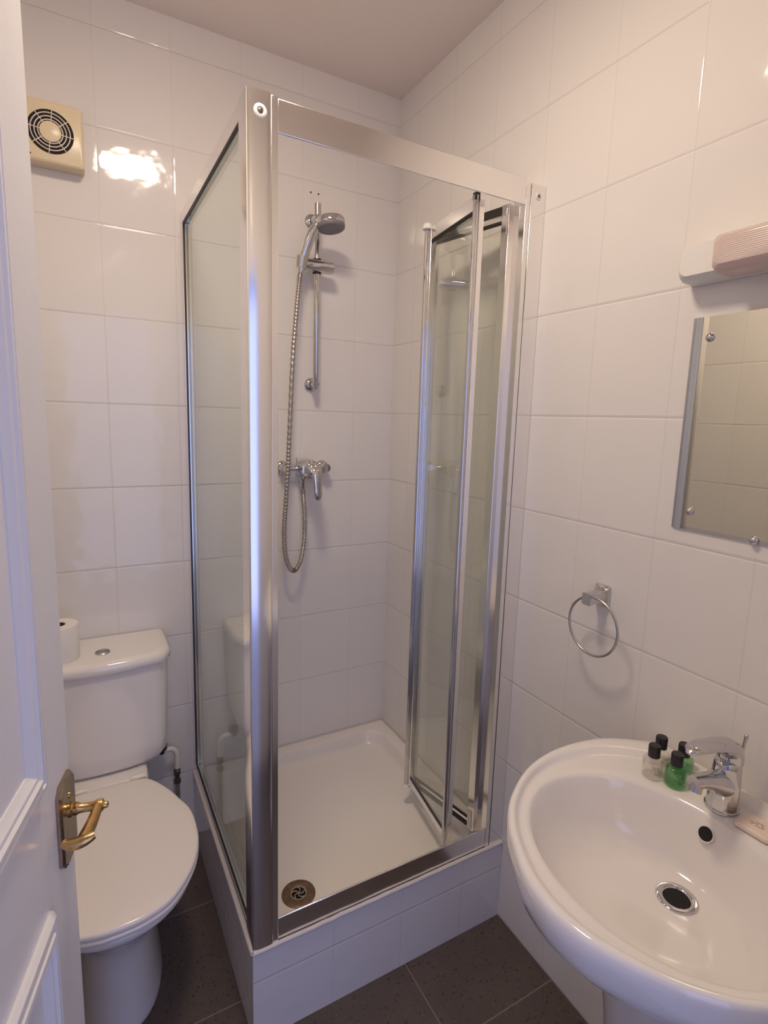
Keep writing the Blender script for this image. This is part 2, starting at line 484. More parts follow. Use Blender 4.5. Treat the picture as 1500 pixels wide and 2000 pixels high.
# fixed side panel
build('side_top_rail', box(BM(), -0.7465, -0.722, -0.6939, -0.002, 2.036, 2.069), M['alu'], enc, bevel=0.0012)
build('side_bottom_rail', box(BM(), -0.7465, -0.722, -0.6939, -0.002, 0.252, 0.285), M['alu'], enc, bevel=0.0012)
build('side_wall_profile', box(BM(), -0.7465, -0.722, -0.030, -0.001, 0.286, 2.0355), M['alu'], enc, bevel=0.0012)
bm = BM()
box(bm, -0.7440, -0.7405, -0.6935, -0.030, 2.029, 2.0358)
box(bm, -0.7440, -0.7405, -0.6935, -0.030, 0.2855, 0.292)
box(bm, -0.7440, -0.7405, -0.037, -0.0305, 0.292, 2.029)
build('gasket', bm, M['gasket'], enc)
build('glass_panel', box(BM(), -0.7375, -0.7325, -0.6935, -0.031, 0.2855, 2.0355), M['glass'], enc)
# screws with cover caps
for x, z in ((-0.7215, 2.034), (-0.0235, 2.034)):
    y0 = -0.7493 if x < -0.5 else -0.7455
    q_ = 1.0 if x < -0.5 else 0.75
    bm = BM(); lathe(bm, (x, y0, z), [(r_, h_) for r_, h_ in ((0.0125 * q_, 0.0005), (0.0125 * q_, -0.001), (0.0105 * q_, -0.0024), (0.0068 * q_, -0.0024), (0.0056 * q_, -0.0006), (0.0, -0.0006))], 'y', 24, cap1=False)
    s = build('screw_cover', bm, M['white_pl'], enc, smooth=40)
    bm = BM(); lathe(bm, (x, y0 - 0.0008, z - 0.0003), [(0.0052 * q_, 0), (0.0048 * q_, -0.0008), (0.0025 * q_, -0.0016)], 'y', 12)
    build('screw', bm, M['valve'], s, smooth=40)
# sealant bead along the plinth
bm = BM()
tube(bm, [(-0.7465, -0.7480, 0.2465)] + [(-0.7465 + 0.7455 * i / 30, -0.7480 + random.uniform(-.0006, .0006), 0.2465 + random.uniform(-.0008, .0008)) for i in range(1, 31)], 0.0056, 10)
tube(bm, [(-0.7475, -0.7465 + 0.745 * i / 30, 0.2465 + random.uniform(-.0006, .0006)) for i in range(31)], 0.0056, 10)
build('sealant_bead', bm, M['sealant'], enc, smooth=60)

# folding door: two glazed leaves folded into the tray
def leaf(A, B, z0, z1, root_name, tube_at_a=False):
    A = Vector((*A, 0)); B = Vector((*B, 0))
    d = (B - A); Ln = d.length; d.normalize()
    n = Vector((d.y, -d.x, 0))
    mt = Matrix((d, n, Vector((0, 0, 1)))).transposed().to_4x4(); mt.translation = A
    p = build('door_leaf', box(BM(), 0.012, Ln - 0.012, -0.002, 0.002, z0 + 0.021, z1 - 0.035, mt), M['glass_door'], enc)
    p['label'] = 'narrow glazed leaf folded into the shower'
    build('leaf_rail', box(BM(), 0.012, Ln - 0.012, -0.007, 0.007, z1 - 0.034, z1, mt), M['alu'], p, bevel=0.001)
    build('leaf_rail', box(BM(), 0.012, Ln - 0.012, -0.0045, 0.0045, z0, z0 + 0.020, mt), M['alu'], p, bevel=0.001)
    build('leaf_gasket', box(BM(), 0.014, Ln - 0.014, -0.0078, 0.0078, z1 - 0.0375, z1 - 0.0345, mt), M['gasket'], p)
    build('leaf_gasket', box(BM(), 0.014, Ln - 0.014, -0.0028, 0.0028, z0 + 0.0205, z0 + 0.0250, mt), M['gasket'], p)
    return p, mt, Ln
LA, LF, LH = (-0.172, -0.7005), (-0.134, -0.4400), (-0.0700, -0.7000)
Z0, Z1 = 0.282, 2.022
p1, mt1, L1 = leaf(LA, LF, Z0, Z1, 'lead')
# leading edge: round chrome tube and a flat strip
bm = BM(); lathe(bm, (-0.1835, -0.7045, Z0 - 0.006), [(0.0070, 0), (0.0070, Z1 - Z0)], 'z', 20)
build('edge_tube', bm, M['chrome'], p1, smooth=40)
build('stile', box(BM(), -0.1755, -0.1590, -0.7075, -0.690, Z0 - 0.004, Z1 - 0.012), M['alu'], p1, bevel=0.0015)
build('roller_block', box(BM(), -0.190, -0.176, -0.711, -0.699, Z1 - 0.018, Z1), M['gasket'], p1, bevel=0.001)
build('roller_block', box(BM(), -0.188, -0.178, -0.709, -0.700, Z0 - 0.016, Z0 - 0.0065), M['gasket'], p1, bevel=0.001)
build('stile', box(BM(), L1 - 0.014, L1, -0.009, 0.009, Z0, Z1, mt1), M['alu'], p1, bevel=0.0015)
# second leaf
p2, mt2, L2 = leaf(LH, (LF[0] + 0.010, LF[1] + 0.006), Z0, Z1 - 0.004, 'hinge')
build('stile', box(BM(), -0.004, 0.020, -0.0105, 0.0105, Z0 - 0.004, Z1 - 0.002, mt2), M['alu'], p2, bevel=0.0015)
build('stile', box(BM(), L2 - 0.016, L2, -0.009, 0.009, Z0, Z1 - 0.002, mt2), M['alu'], p2, bevel=0.0015)
build('leaf_gasket', box(BM(), 0.020, L2 - 0.016, -0.0085, 0.0085, Z1 - 0.024, Z1 - 0.0035, mt2), M['gasket'], p2)
build('leaf_gasket', box(BM(), 0.020, L2 - 0.016, -0.0085, 0.0085, Z0 - 0.001, Z0 + 0.009, mt2), M['gasket'], p2)
build('seal_strip', box(BM(), -0.0605, -0.057, -0.7005, -0.692, Z0, Z1 - 0.004), M['seal'], p2)
build('leaf_clip', box(BM(), 0.002, 0.016, -0.0125, -0.0103, Z1 - 0.075, Z1 - 0.004, mt2), M['alu'], p2, bevel=0.0005)
build('leaf_clip', box(BM(), 0.002, 0.016, -0.0125, -0.0103, Z0 + 0.0, Z0 + 0.06, mt2), M['steel'], p2, bevel=0.0005)
bm = BM(); lathe(bm, (-0.051, -0.692, Z0), [(0.0048, 0), (0.0048, Z1 - Z0)], 'z', 16)
build('pivot_rod', bm, M['chrome'], enc, smooth=40)
bm = BM(); lathe(bm, (-0.1450, -0.4330, 0.281), [(0.0072, 0), (0.0072, 1.736)], 'z', 20)
pb = build('hinge_tube', bm, M['chrome'], enc, smooth=40)
bm = BM(); lathe(bm, (-0.1450, -0.4330, 2.0175), [(0.0150, 0), (0.0158, 0.0025), (0.0140, 0.0045), (0.012, 0.015), (0.006, 0.018)], 'z', 24)
build('end_cap', bm, M['white_pl'], pb, smooth=40)
bm = BM(); lathe(bm, (-0.1450, -0.4330, 0.268), [(0.010, 0), (0.0135, 0.003), (0.0120, 0.008), (0.008, 0.0128)], 'z', 24)
build('end_cap', bm, M['white_pl'], pb, smooth=40)

# ------------------------------------------------------------------ shower riser rail + slider
rail = thing('shower_riser_rail', 'chrome riser rail on two wall brackets carrying a sliding holder', 'shower rail', (-0.330, -0.045, 1.585))
RXc, RYc = -0.3300, -0.055
bm = BM(); lathe(bm, (RXc, RYc, 1.575), [(0.0085, 0), (0.0098, 0.002), (0.0098, 0.584), (0.0085, 0.586)], 'z', 20)
build('bar', bm, M['chrome'], rail, smooth=40)
bm = BM(); lathe(bm, (RXc, RYc, 2.127), [(0.0098, 0), (0.0118, 0.001), (0.0118, 0.036), (0.010, 0.038)], 'z', 20)
build('top_cap', bm, M['chrome'], rail, smooth=40)
for z in (1.590, 2.124):
    bm = BM()
    lathe(bm, (RXc + (0.0 if z > 2 else 0.002), -0.0004, z), [(0.0235, 0), (0.0235, -0.004), (0.021, -0.007), (0.0115, -0.011), (0.0105, -0.052), (0.0105, -0.0575), (0.008, -0.060)], 'y', 24)
    build('wall_bracket', bm, M['chrome'], rail, smooth=40)
bm = BM(); lathe(bm, (-0.394, -0.064, 1.970), [(0.012, 0), (0.0175, 0.003), (0.0190, 0.02), (0.0200, 0.102), (0.0190, 0.115), (0.014, 0.1175)], 'x', 28)
sl = build('slider', bm, M['chrome'], rail, smooth=40)
for zc in (1.9475, 1.9885):
    bm = BM(); lathe(bm, (RXc, RYc, zc), [(0.0140, 0), (0.0140, 0.005)], 'z', 20)
    build('slider_collar', bm, M['gasket'], sl, smooth=40)
bm = BM(); tube(bm, [(-0.3940, -0.079, 1.952), (-0.3900, -0.083, 1.986)], [0.0165, 0.0190], 24)
build('holder_cup', bm, M['steel'], sl, smooth=40)

# hand shower
hs = thing('hand_shower', 'chrome hand shower with grey spray face, resting in the rail holder', 'shower head', (-0.391, -0.082, 1.945))
pts = catmull([(-0.3945, -0.077, 1.938), (-0.3895, -0.083, 1.975), (-0.380, -0.094, 2.015), (-0.368, -0.106, 2.055), (-0.352, -0.118, 2.081), (-0.330, -0.128, 2.091)], 6)
nn = len(pts)
bm = BM(); tube(bm, pts, [(0.0095 + 0.0075 * math.sin(min(1, i / nn * 1.15) * math.pi) ** 0.8, 0.0095 + 0.0055 * math.sin(min(1, i / nn * 1.15) * math.pi) ** 0.8) for i in range(nn)], 20)
build('handle', bm, M['chrome'], hs, smooth=50)
HM = Matrix.Translation((-0.3165, -0.133, 2.080)) @ Matrix.Rotation(math.radians(-7), 4, 'X') @ Matrix.Rotation(math.radians(-4), 4, 'Y')
def tf(bm, mt):
    for v in bm.verts: v.co = mt @ v.co
    return bm
bm = lathe(BM(), (0, 0, 0), [(0.0440, -0.002), (0.0458, -0.001), (0.0462, 0.002), (0.0460, 0.0155), (0.0435, 0.019), (0.034, 0.023), (0.018, 0.0255), (0.001, 0.026)], 'z', 40)
build('head_shell', tf(bm, HM), M['chrome'], hs, smooth=50)
bm = lathe(BM(), (0, 0, 0), [(0.0450, -0.0015), (0.0455, -0.0025), (0.0445, -0.0105), (0.0400, -0.0140), (0.032, -0.0145), (0.030, -0.0137), (0.001, -0.0145)], 'z', 40)
build('spray_face', tf(bm, HM), M['greyface'], hs, smooth=50)
# hose with ridges
hp = [(-0.3950, -0.0765, 1.936), (-0.4000, -0.0770, 1.900), (-0.4100, -0.0780, 1.80), (-0.4215, -0.080, 1.66), (-0.4335, -0.085, 1.42), (-0.4415, -0.090, 1.285),
      (-0.4495, -0.090, 1.16), (-0.4515, -0.085, 1.08), (-0.4440, -0.080, 1.005), (-0.4280, -0.075, 0.962), (-0.4090, -0.070, 0.948), (-0.3900, -0.065, 0.966), (-0.3760, -0.062, 1.010),
      (-0.3690, -0.060, 1.070), (-0.3690, -0.060, 1.140), (-0.3735, -0.060, 1.200), (-0.3755, -0.060, 1.232)]
cv = catmull(hp, 60)
bm = BM(); tube(bm, cv, [0.0084 if (i // 3) % 2 else 0.0070 for i in range(len(cv))], 12)
hose = build('shower_hose', bm, M['hose'], smooth=70)
hose['label'] = 'ridged chrome shower hose looping from hand shower down to the mixer valve'
hose['category'] = 'hose'

# ------------------------------------------------------------------ mixer valve
mx = thing('shower_mixer', 'chrome lever shower mixer valve on the back wall', 'shower mixer', (-0.36, 0.0, 1.30))
for x in (-0.4330, -0.2830):
    bm = BM()
    lathe(bm, (x, -0.0004, 1.302), [(0.0250, 0), (0.0250, -0.003), (0.022, -0.009), (0.0165, -0.012), (0.0150, -0.030), (0.0165, -0.031), (0.0165, -0.046), (0.013, -0.050)], 'y', 28)
    build('wall_flange', bm, M['chrome'], mx, smooth=40)
bm = BM(); lathe(bm, (-0.4430, -0.040, 1.302), [(0.004, -0.005), (0.0085, 0), (0.0095, 0.03), (0.0095, 0.14), (0.0085, 0.168), (0.004, 0.173)], 'x', 24)
build('cross_pipe', bm, M['chrome'], mx, smooth=40)
bm = BM(); lathe(bm, (-0.362, -0.018, 1.303), [(0.020, 0.0), (0.0300, -0.004), (0.0335, -0.018), (0.0335, -0.074), (0.0315, -0.082), (0.0315, -0.085), (0.020, -0.088)], 'y', 36)
build('valve_body', bm, M['chrome'], mx, smooth=40)
bm = BM(); lathe(bm, (-0.3755, -0.060, 1.232), [(0.0075, 0), (0.0090, 0.003), (0.0090, 0.028), (0.0125, 0.033), (0.0125, 0.045)], 'z', 20)
build('hose_outlet', bm, M['chrome'], mx, smooth=40)
bm = BM()
k = interp([(0, 0.024, 0.022, 0), (0.012, 0.0265, 0.025, 0), (0.028, 0.024, 0.022, 0.003), (0.036, 0.014, 0.012, 0.004)], 4)
loft(bm, [circ((-0.3600, -0.1065 - a * 0.8, 1.303 - c_ * 0.5), r1, 'y', 28, r2) for a, r1, r2, c_ in k])
lv = build('lever', bm, M['chrome'], mx, smooth=60)
bm = BM()
tube(bm, catmull([(-0.357, -0.122, 1.318), (-0.3560, -0.134, 1.298), (-0.3540, -0.139, 1.272), (-0.352, -0.139, 1.242), (-0.350, -0.138, 1.218), (-0.3490, -0.137, 1.204)], 5),
     [(a, b_) for a, b_ in [tuple(x) for x in interp([(0.012, 0.006), (0.0185, 0.009), (0.0168, 0.008), (0.0148, 0.0065), (0.0138, 0.0055), (0.007, 0.003)], 5)]], 20, up=(0, 1, 0))
build('lever_blade', bm, M['chrome'], lv, smooth=60)
bm = BM(); tube(bm, [(-0.392, -0.04, 1.322), (-0.393, -0.04, 1.340)], 0.0016, 8)
build('stop_pin', bm, M['chrome'], mx)

# ------------------------------------------------------------------ toilet
YT = -1.015   # centre line x
toilet = thing('toilet', 'white close-coupled toilet with closed lid, beside the shower', 'toilet', (YT, -0.40, 0))
def dshape(pts, n_back, z, sx=1.0, ox=0.0, sy=1.0, oy=0.0):
    return [(YT + ox + x * sx, y * sy + oy, z) for x, y in pts]
seat_half = [(0.0, -0.735), (0.046, -0.731), (0.099, -0.710), (0.141, -0.664), (0.170, -0.612), (0.186, -0.556), (0.190, -0.505), (0.189, -0.462), (0.183, -0.425),
             (0.169, -0.388), (0.153, -0.345), (0.135, -0.308), (0.112, -0.270), (0.088, -0.250), (0.040, -0.246), (0.0, -0.246)]
sh = interp(seat_half, 4)
full = [(a, b_) for a, b_ in sh] + [(-a, b_) for a, b_ in sh[-2:0:-1]]
cy = -0.50
def ring(z, s=0.0, dy=0.0):
    """outline inset by s metres"""
    out = []
    for x, y in full:
        v = Vector((x, y - cy)); l = v.length
        v = v * ((l - s) / l)
        out.append((YT + v.x, cy + v.y + dy, z))
    return out
bm = BM(); loft(bm, [ring(0.4235, 0.004), ring(0.4245, 0.001), ring(0.431, 0.0), ring(0.4355, 0.0022), ring(0.4372, 0.007), ring(0.4382, 0.02), ring(0.4392, 0.06), ring(0.4400, 0.12)])
build('seat_lid', bm, M['seat'], toilet, smooth=60)
bm = BM(); loft(bm, [ring(0.4075, 0.010), ring(0.4085, 0.002), ring(0.414, 0.0), ring(0.4205, 0.001), ring(0.4225, 0.006)])
build('seat_ring', bm, M['seat'], toilet, smooth=60)
# pan: loft of ellipse-like rings from rim to foot
def pring(hw, yf, yb, z, n=64, p=2.2, pb=3.0):
    c0 = (yf + yb) / 2; out = []
    for i in range(n):
        t = 2 * math.pi * i / n
        cx, sy_ = math.cos(t), math.sin(t)
        e = 2 / (p if sy_ < 0 else pb)
        x = hw * math.copysign(abs(cx) ** e, cx)
        y = c0 + (yb - yf) / 2 * math.copysign(abs(sy_) ** e, sy_)
        out.append((YT + x, y, z))
    return out
keys = [(0.150, -0.720, -0.250, 0.4065), (0.178, -0.728, -0.240, 0.4055), (0.182, -0.730, -0.237, 0.399), (0.180, -0.726, -0.234, 0.388), (0.172, -0.710, -0.230, 0.372),
        (0.152, -0.678, -0.224, 0.338), (0.130, -0.640, -0.220, 0.300), (0.110, -0.610, -0.215, 0.262), (0.100, -0.592, -0.20, 0.220), (0.096, -0.582, -0.19, 0.16),
        (0.098, -0.580, -0.185, 0.09), (0.102, -0.584, -0.18, 0.04), (0.105, -0.588, -0.18, 0.012), (0.105, -0.588, -0.18, 0.0005)]
bm = BM(); loft(bm, [pring(*k_) for k_ in interp(keys, 3)])
build('pan', bm, M['ceramic'], toilet, smooth=60)
# trap bulge and rear deck carrying the cistern
bm = BM()
kk = [(0.045, 0.19, 0.40), (0.075, 0.12, 0.395), (0.100, 0.06, 0.30), (0.108, 0.04, 0.15), (0.112, 0.035, 0.03)]
loft(bm, [pring(0.116, -0.30, -0.012, 0.0005), pring(0.116, -0.30, -0.012, 0.03), pring(0.105, -0.30, -0.02, 0.12), pring(0.10, -0.31, -0.02, 0.26), pring(0.104, -0.30, -0.02, 0.36),
          pring(0.106, -0.262, -0.008, 0.395, p=6, pb=6), pring(0.106, -0.245, -0.006, 0.418, p=8, pb=8), pring(0.103, -0.240, -0.008, 0.428, p=8, pb=8), pring(0.094, -0.230, -0.015, 0.4315, p=8, pb=8)])
build('rear_deck', bm, M['ceramic'], toilet, smooth=50)
# cistern
def cring(hw, yf, z, bulge=0.022, r=0.03, yb=-0.004, n=14):
    out = []
    for i in range(n + 1):
        t = -1 + 2 * i / n
        x = (hw - r * 0.0) * t
        edge = max(0, (abs(t) * hw - (hw - r)) / r)
        y = yf - bulge * (1 - t * t) + r * (1 - math.sqrt(max(0, 1 - edge * edge)))
        out.append((YT + x, y, z))
    out.append((YT + hw, yb, z)); out.append((YT - hw, yb, z))
    return out
bm = BM()
loft(bm, [cring(0.100, -0.110, 0.4345), cring(0.140, -0.155, 0.4355), cring(0.156, -0.170, 0.441), cring(0.164, -0.176, 0.456), cring(0.168, -0.178, 0.50), cring(0.172, -0.182, 0.62), cring(0.175, -0.184, 0.748)])
ci = build('cistern', bm, M['ceramic'], toilet, smooth=50)
bm = BM()
loft(bm, [cring(0.174, -0.182, 0.7485, r=0.035), cring(0.180, -0.190, 0.7505, r=0.035), cring(0.183, -0.195, 0.757, r=0.036), cring(0.183, -0.195, 0.770, r=0.036), cring(0.180, -0.191, 0.779, r=0.036), cring(0.174, -0.184, 0.7835, r=0.036), cring(0.161, -0.17, 0.785, r=0.036)])
lid = build('cistern_lid', bm, M['ceramic'], toilet, smooth=50)
bm = BM(); lathe(bm, (-1.012, -0.128, 0.7848), [(0.0205, 0), (0.0205, 0.002), (0.0185, 0.004), (0.0165, 0.0035), (0.0160, 0.0025), (0.0155, 0.0040), (0.001, 0.0045)], 'z', 32)
bt = build('flush_button', bm, M['steel'], lid, smooth=40)
bm = BM(); box(bm, -1.0275, -0.9965, -0.1286, -0.1274, 0.7890, 0.7897); build('button_split', bm, M['dark'], bt)
# hinges of the seat
for sx_ in (-0.075, 0.075):
    bm = BM(); lathe(bm, (YT + sx_ - 0.02, -0.238, 0.434), [(0.007, 0), (0.008, 0.002), (0.008, 0.038), (0.007, 0.04)], 'x', 16)
    build('hinge', bm, M['seat'], toilet, smooth=40)

# supply pipe and valve
pp = thing('supply_pipe', 'white elbow water pipe with isolating valve, feeding the cistern', 'pipe', (-0.81, -0.04, 0.0))
bm = BM(); tube(bm, catmull([(-0.862, -0.045, 0.377), (-0.835, -0.042, 0.376), (-0.822, -0.040, 0.374), (-0.812, -0.040, 0.364), (-0.808, -0.040, 0.350), (-0.808, -0.040, 0.300)], 6), 0.0078, 16)
build('elbow', bm, M['white_pl'], pp, smooth=60)
bm = BM(); lathe(bm, (-0.855, -0.045, 0.405), [(0.013, 0), (0.018, -0.004), (0.018, -0.020), (0.011, -0.026), (0.010, -0.034)], 'z', 10)
build('backnut', bm, M['black'], pp)
bm = BM()
lathe(bm, (-0.808, -0.040, 0.245), [(0.0085, 0), (0.0115, 0.002), (0.0115, 0.014), (0.008, 0.017), (0.008, 0.030), (0.0110, 0.033), (0.0110, 0.048), (0.0085, 0.052)], 'z', 10)
lathe(bm, (-0.808, -0.040, 0.270), [(0.004, 0), (0.004, -0.016), (0.0065, -0.017), (0.0065, -0.021)], 'y', 12)
build('valve', bm, M['valve'], pp, smooth=30)
bm = BM(); tube(bm, [(-0.808, -0.040, 0.246), (-0.808, -0.040, 0.0005)], 0.0075, 14)
build('riser', bm, M['steel'], pp, smooth=60)

# toilet roll on the cistern lid
RC = (-1.119, -0.122)
bm = BM()
lathe(bm, (RC[0], RC[1], 0.7855), [(0.0180, 0.0), (0.0500, 0.0), (0.0505, 0.003), (0.0505, 0.097), (0.0490, 0.0995), (0.0190, 0.0995), (0.0182, 0.097), (0.0180, 0.0)], 'z', 48, cap0=False, cap1=False)
tr = build('toilet_roll', bm, M['paper'], smooth=40)
bm = BM(); lathe(bm, (RC[0], RC[1], 0.7858), [(0.0179, 0.0), (0.0179, 0.0988), (0.0172, 0.0988), (0.0172, 0.001), (0.0, 0.001)], 'z', 32, cap0=False, cap1=False)
build('cardboard_core', bm, M['card'], tr, smooth=40)
tr['label'] = 'white toilet roll standing upright on the cistern lid'
tr['category'] = 'toilet roll'

# ------------------------------------------------------------------ extractor fan
fan = thing('extractor_fan', 'square cream extractor fan with round grille, high on the back wall', 'extractor fan', (-1.0685, 0.0, 2.115))
FX, FZ = -1.0685, 2.189
bm = BM()
loft(bm, [rsq(-0.075, 0.075, -0.075, 0.075, 0.008, 0.0005), rsq(-0.075, 0.075, -0.075, 0.075, 0.008, 0.040), rsq(-0.0735, 0.0735, -0.0735, 0.0735, 0.008, 0.0465), rsq(-0.069, 0.069, -0.069, 0.069, 0.008, 0.050)])
for v in bm.verts: v.co = Vector((FX + v.co.x, -v.co.z, FZ + v.co.y))
build('housing', bm, M['fan'], fan, smooth=35)
bm = BM(); lathe(bm, (FX, -0.0502, FZ), [(0.0525, 0), (0.0525, -0.0006)], 'y', 48)
go = build('grille_opening', bm, M['dark'], fan)
bm = BM()
for r in (0.0280, 0.0360, 0.0445):
    lathe(bm, (FX, -0.0508, FZ), [(r - 0.0012, 0), (r - 0.0012, -0.0022), (r + 0.0012, -0.0022), (r + 0.0012, 0)], 'y', 48, cap0=False, cap1=False)
for i in range(8):
    a = math.pi * i / 4 + math.radians(6)
    mt = Matrix.Translation((FX, -0.0508, FZ)) @ Matrix.Rotation(a, 4, 'Y')
    box(bm, 0.020, 0.0535, -0.0024, 0.0, -0.0009, 0.0009, mt)
build('grille', bm, M['fan_line'], fan)
bm = BM(); lathe(bm, (FX, -0.0508, FZ), [(0.0245, 0), (0.0245, -0.002), (0.020, -0.004), (0.001, -0.005)], 'y', 36)
build('hub_cap', bm, M['fan'], fan, smooth=40)
bm = BM(); box(bm, FX - 0.060, FX - 0.046, -0.0508, -0.0498, FZ - 0.0635, FZ - 0.0590)
build('badge', bm, M['gasket'], fan)

# ------------------------------------------------------------------ wash basin
YB = -1.385
basin = thing('wash_basin', 'large white oval pedestal wash basin against the right wall', 'wash basin', (-0.20, YB, 0))
half = [(0.0, 0.186), (-0.03, 0.208), (-0.07, 0.237), (-0.11, 0.256), (-0.17, 0.267), (-0.23, 0.268), (-0.29, 0.258), (-0.34, 0.240), (-0.385, 0.215), (-0.42, 0.190), (-0.455, 0.153), (-0.480, 0.115), (-0.505, 0.065), (-0.514, 0.030), (-0.517, 0.0)]
hh = interp(half, 6)
outl = [(x, h) for x, h in hh] + [(x, -h) for x, h in hh[-2::-1]]
BCX, BCR = -0.287, (0.172, 0.208)
# resample the outline by angle around an inner point
NB = 144
def outer_at(cx, th):
    d = Vector((math.cos(th), math.sin(th)))
    best = None
    pts2 = outl + [outl[0]]
    for (x0, y0), (x1, y1) in zip(pts2[:-1], pts2[1:]):
        a = Vector((x0 - cx, y0)); e = Vector((x1 - x0, y1 - y0))
        den = d.x * e.y - d.y * e.x
        if abs(den) < 1e-12: continue
        t = (a.x * e.y - a.y * e.x) / den
        s = (a.x * d.y - a.y * d.x) / den
        if t > 0 and -1e-6 <= s <= 1 + 1e-6 and (best is None or t > best): best = t
    return best
OC = -0.24
OUT = [(OC + outer_at(OC, 2 * math.pi * i / NB) * math.cos(2 * math.pi * i / NB), outer_at(OC, 2 * math.pi * i / NB) * math.sin(2 * math.pi * i / NB)) for i in range(NB)]
BOWL = []
for i in range(NB):
    t = 2 * math.pi * i / NB
    BOWL.append((BCX + BCR[0] * math.cos(t) * (1.0 if math.cos(t) > 0 else 1.0), BCR[1] * math.sin(t)))
def bring(t, z):
    return [(min(-0.0008, OUT[i][0] * (1 - t) + BOWL[i][0] * t), YB + OUT[i][1] * (1 - t) + BOWL[i][1] * t, z) for i in range(NB)]
def sring(s, z, cx=-0.16, back=0.0):
    return [(min(-0.0008 - back, cx + (OUT[i][0] - cx) * s), YB + OUT[i][1] * s, z) for i in range(NB)]
def uring(s, z, cx):
    return [(cx + (BOWL[i][0] - BCX) * s, YB + (BOWL[i][1]) * s, z) for i in range(NB)]
rg = [sring(0.30, 0.640), sring(0.44, 0.655), sring(0.58, 0.680), sring(0.72, 0.705), sring(0.84, 0.728), sring(0.925, 0.750), sring(0.972, 0.770), sring(0.993, 0.790), sring(1.0, 0.806), sring(0.999, 0.817)]
for t, z in ((0.03, 0.8255), (0.08, 0.8305), (0.15, 0.8325), (0.23, 0.8330), (0.31, 0.8320), (0.38, 0.8290), (0.44, 0.8240), (0.50, 0.8210), (0.60, 0.8200), (0.80, 0.8195), (0.93, 0.8190), (1.0, 0.8165)):
    rg.append(bring(t, z))
for s, z, cx in ((0.985, 0.812, -0.287), (0.965, 0.803, -0.2865), (0.93, 0.785, -0.285), (0.885, 0.762, -0.282), (0.82, 0.740, -0.277), (0.73, 0.722, -0.268), (0.60, 0.7105, -0.252), (0.45, 0.7045, -0.235), (0.30, 0.7015, -0.218), (0.19, 0.700, -0.206), (0.12, 0.699, -0.2025)):
    rg.append(uring(s, z, cx))
bm = BM(); loft(bm, rg)
bowl = build('bowl', bm, M['ceramic'], basin, smooth=70)
bm = BM(); lathe(bm, (-0.2025, YB + 0.006, 0.6995), [(0.0325, 0), (0.0325, 0.0022), (0.030, 0.0040), (0.0225, 0.0030), (0.0205, 0.0010), (0.0200, -0.002)], 'z', 40, cap1=False, cap0=False)
wst = build('waste', bm, M['chrome'], basin, smooth=50)
bm = BM(); lathe(bm, (-0.2025, YB + 0.006, 0.6995), [(0.0205, 0.0), (0.0205, 0.0012)], 'z', 32)
build('waste_hole', bm, M['dark'], wst)
# overflow in the back slope of the bowl
OM = Matrix.Translation((-0.1278, YB + 0.012, 0.7880)) @ Matrix.Rotation(math.radians(-62), 4, 'Y')
bm = lathe(BM(), (0, 0, 0), [(0.0140, -0.003), (0.0140, 0.0008), (0.0130, 0.0014), (0.0118, 0.0006), (0.0118, -0.003)], 'z', 32, cap0=False, cap1=False)
ov = build('overflow_ring', tf(bm, OM), M['ceramic'], basin, smooth=50)
bm = lathe(BM(), (0, 0, 0), [(0.0119, -0.002), (0.0119, 0.0003)], 'z', 24)
build('overflow_hole', tf(bm, OM), M['dark'], ov)
# pedestal
def pedr(hw, xf, xb, z, n=48):
    out = []
    for i in range(n):
        t = 2 * math.pi * i / n
        c_, s_ = math.cos(t), math.sin(t)
        e = 0.75
        out.append(((xf + xb) / 2 + (xb - xf) / 2 * math.copysign(abs(c_) ** e, c_), YB + hw * math.copysign(abs(s_) ** e, s_), z))
    return out
bm = BM(); loft(bm, [pedr(*k_) for k_ in interp([(0.118, -0.31, -0.03, 0.0005), (0.116, -0.308, -0.03, 0.02), (0.103, -0.29, -0.04, 0.08), (0.098, -0.275, -0.045, 0.25), (0.104, -0.29, -0.04, 0.45), (0.125, -0.33, -0.03, 0.62), (0.14, -0.35, -0.03, 0.70)], 4)])
build('pedestal', bm, M['ceramic'], basin, smooth=60)

# ------------------------------------------------------------------ basin tap
TX, TY, TZ = -0.078, -1.368, 0.8198
tap = thing('basin_tap', 'chrome single lever mixer tap at the back of the basin', 'tap', (TX, TY, TZ))
bm = BM(); lathe(bm, (TX, TY, TZ), [(0.0280, 0), (0.0283, 0.002), (0.0275, 0.0042), (0.0262, 0.0048), (0.0258, 0.0065)], 'z', 36)
build('base_flange', bm, M['chrome'], tap, smooth=40)
bm = BM()
bk = interp([(0.0, 0.0257, 0.0257, 0.0065), (0.0, 0.0250, 0.0250, 0.025), (0.001, 0.0242, 0.0240, 0.050), (0.002, 0.0235, 0.0220, 0.075), (0.003, 0.0225, 0.0210, 0.086), (0.004, 0.0200, 0.0190, 0.090)], 4)
loft(bm, [circ((TX + o, TY, TZ + z), rx_, 'z', 32, ry_) for o, rx_, ry_, z in bk])
build('body', bm, M['chrome'], tap, smooth=60)
bm = BM()
sp_ = catmull([(TX + 0.004, TY, TZ + 0.042), (TX - 0.022, TY, TZ + 0.054), (TX - 0.046, TY, TZ + 0.064), (TX - 0.068, TY, TZ + 0.072), (TX - 0.086, TY, TZ + 0.077), (TX - 0.097, TY, TZ + 0.0785)], 5)
sr = [tuple(x) for x in interp([(0.0235, 0.024), (0.0215, 0.0210), (0.0180, 0.0155), (0.0155, 0.0120), (0.0140, 0.0108), (0.0125, 0.0095)], 5)]
tube(bm, sp_, sr, 24)
spt = build('spout', bm, M['chrome'], tap, smooth=60)
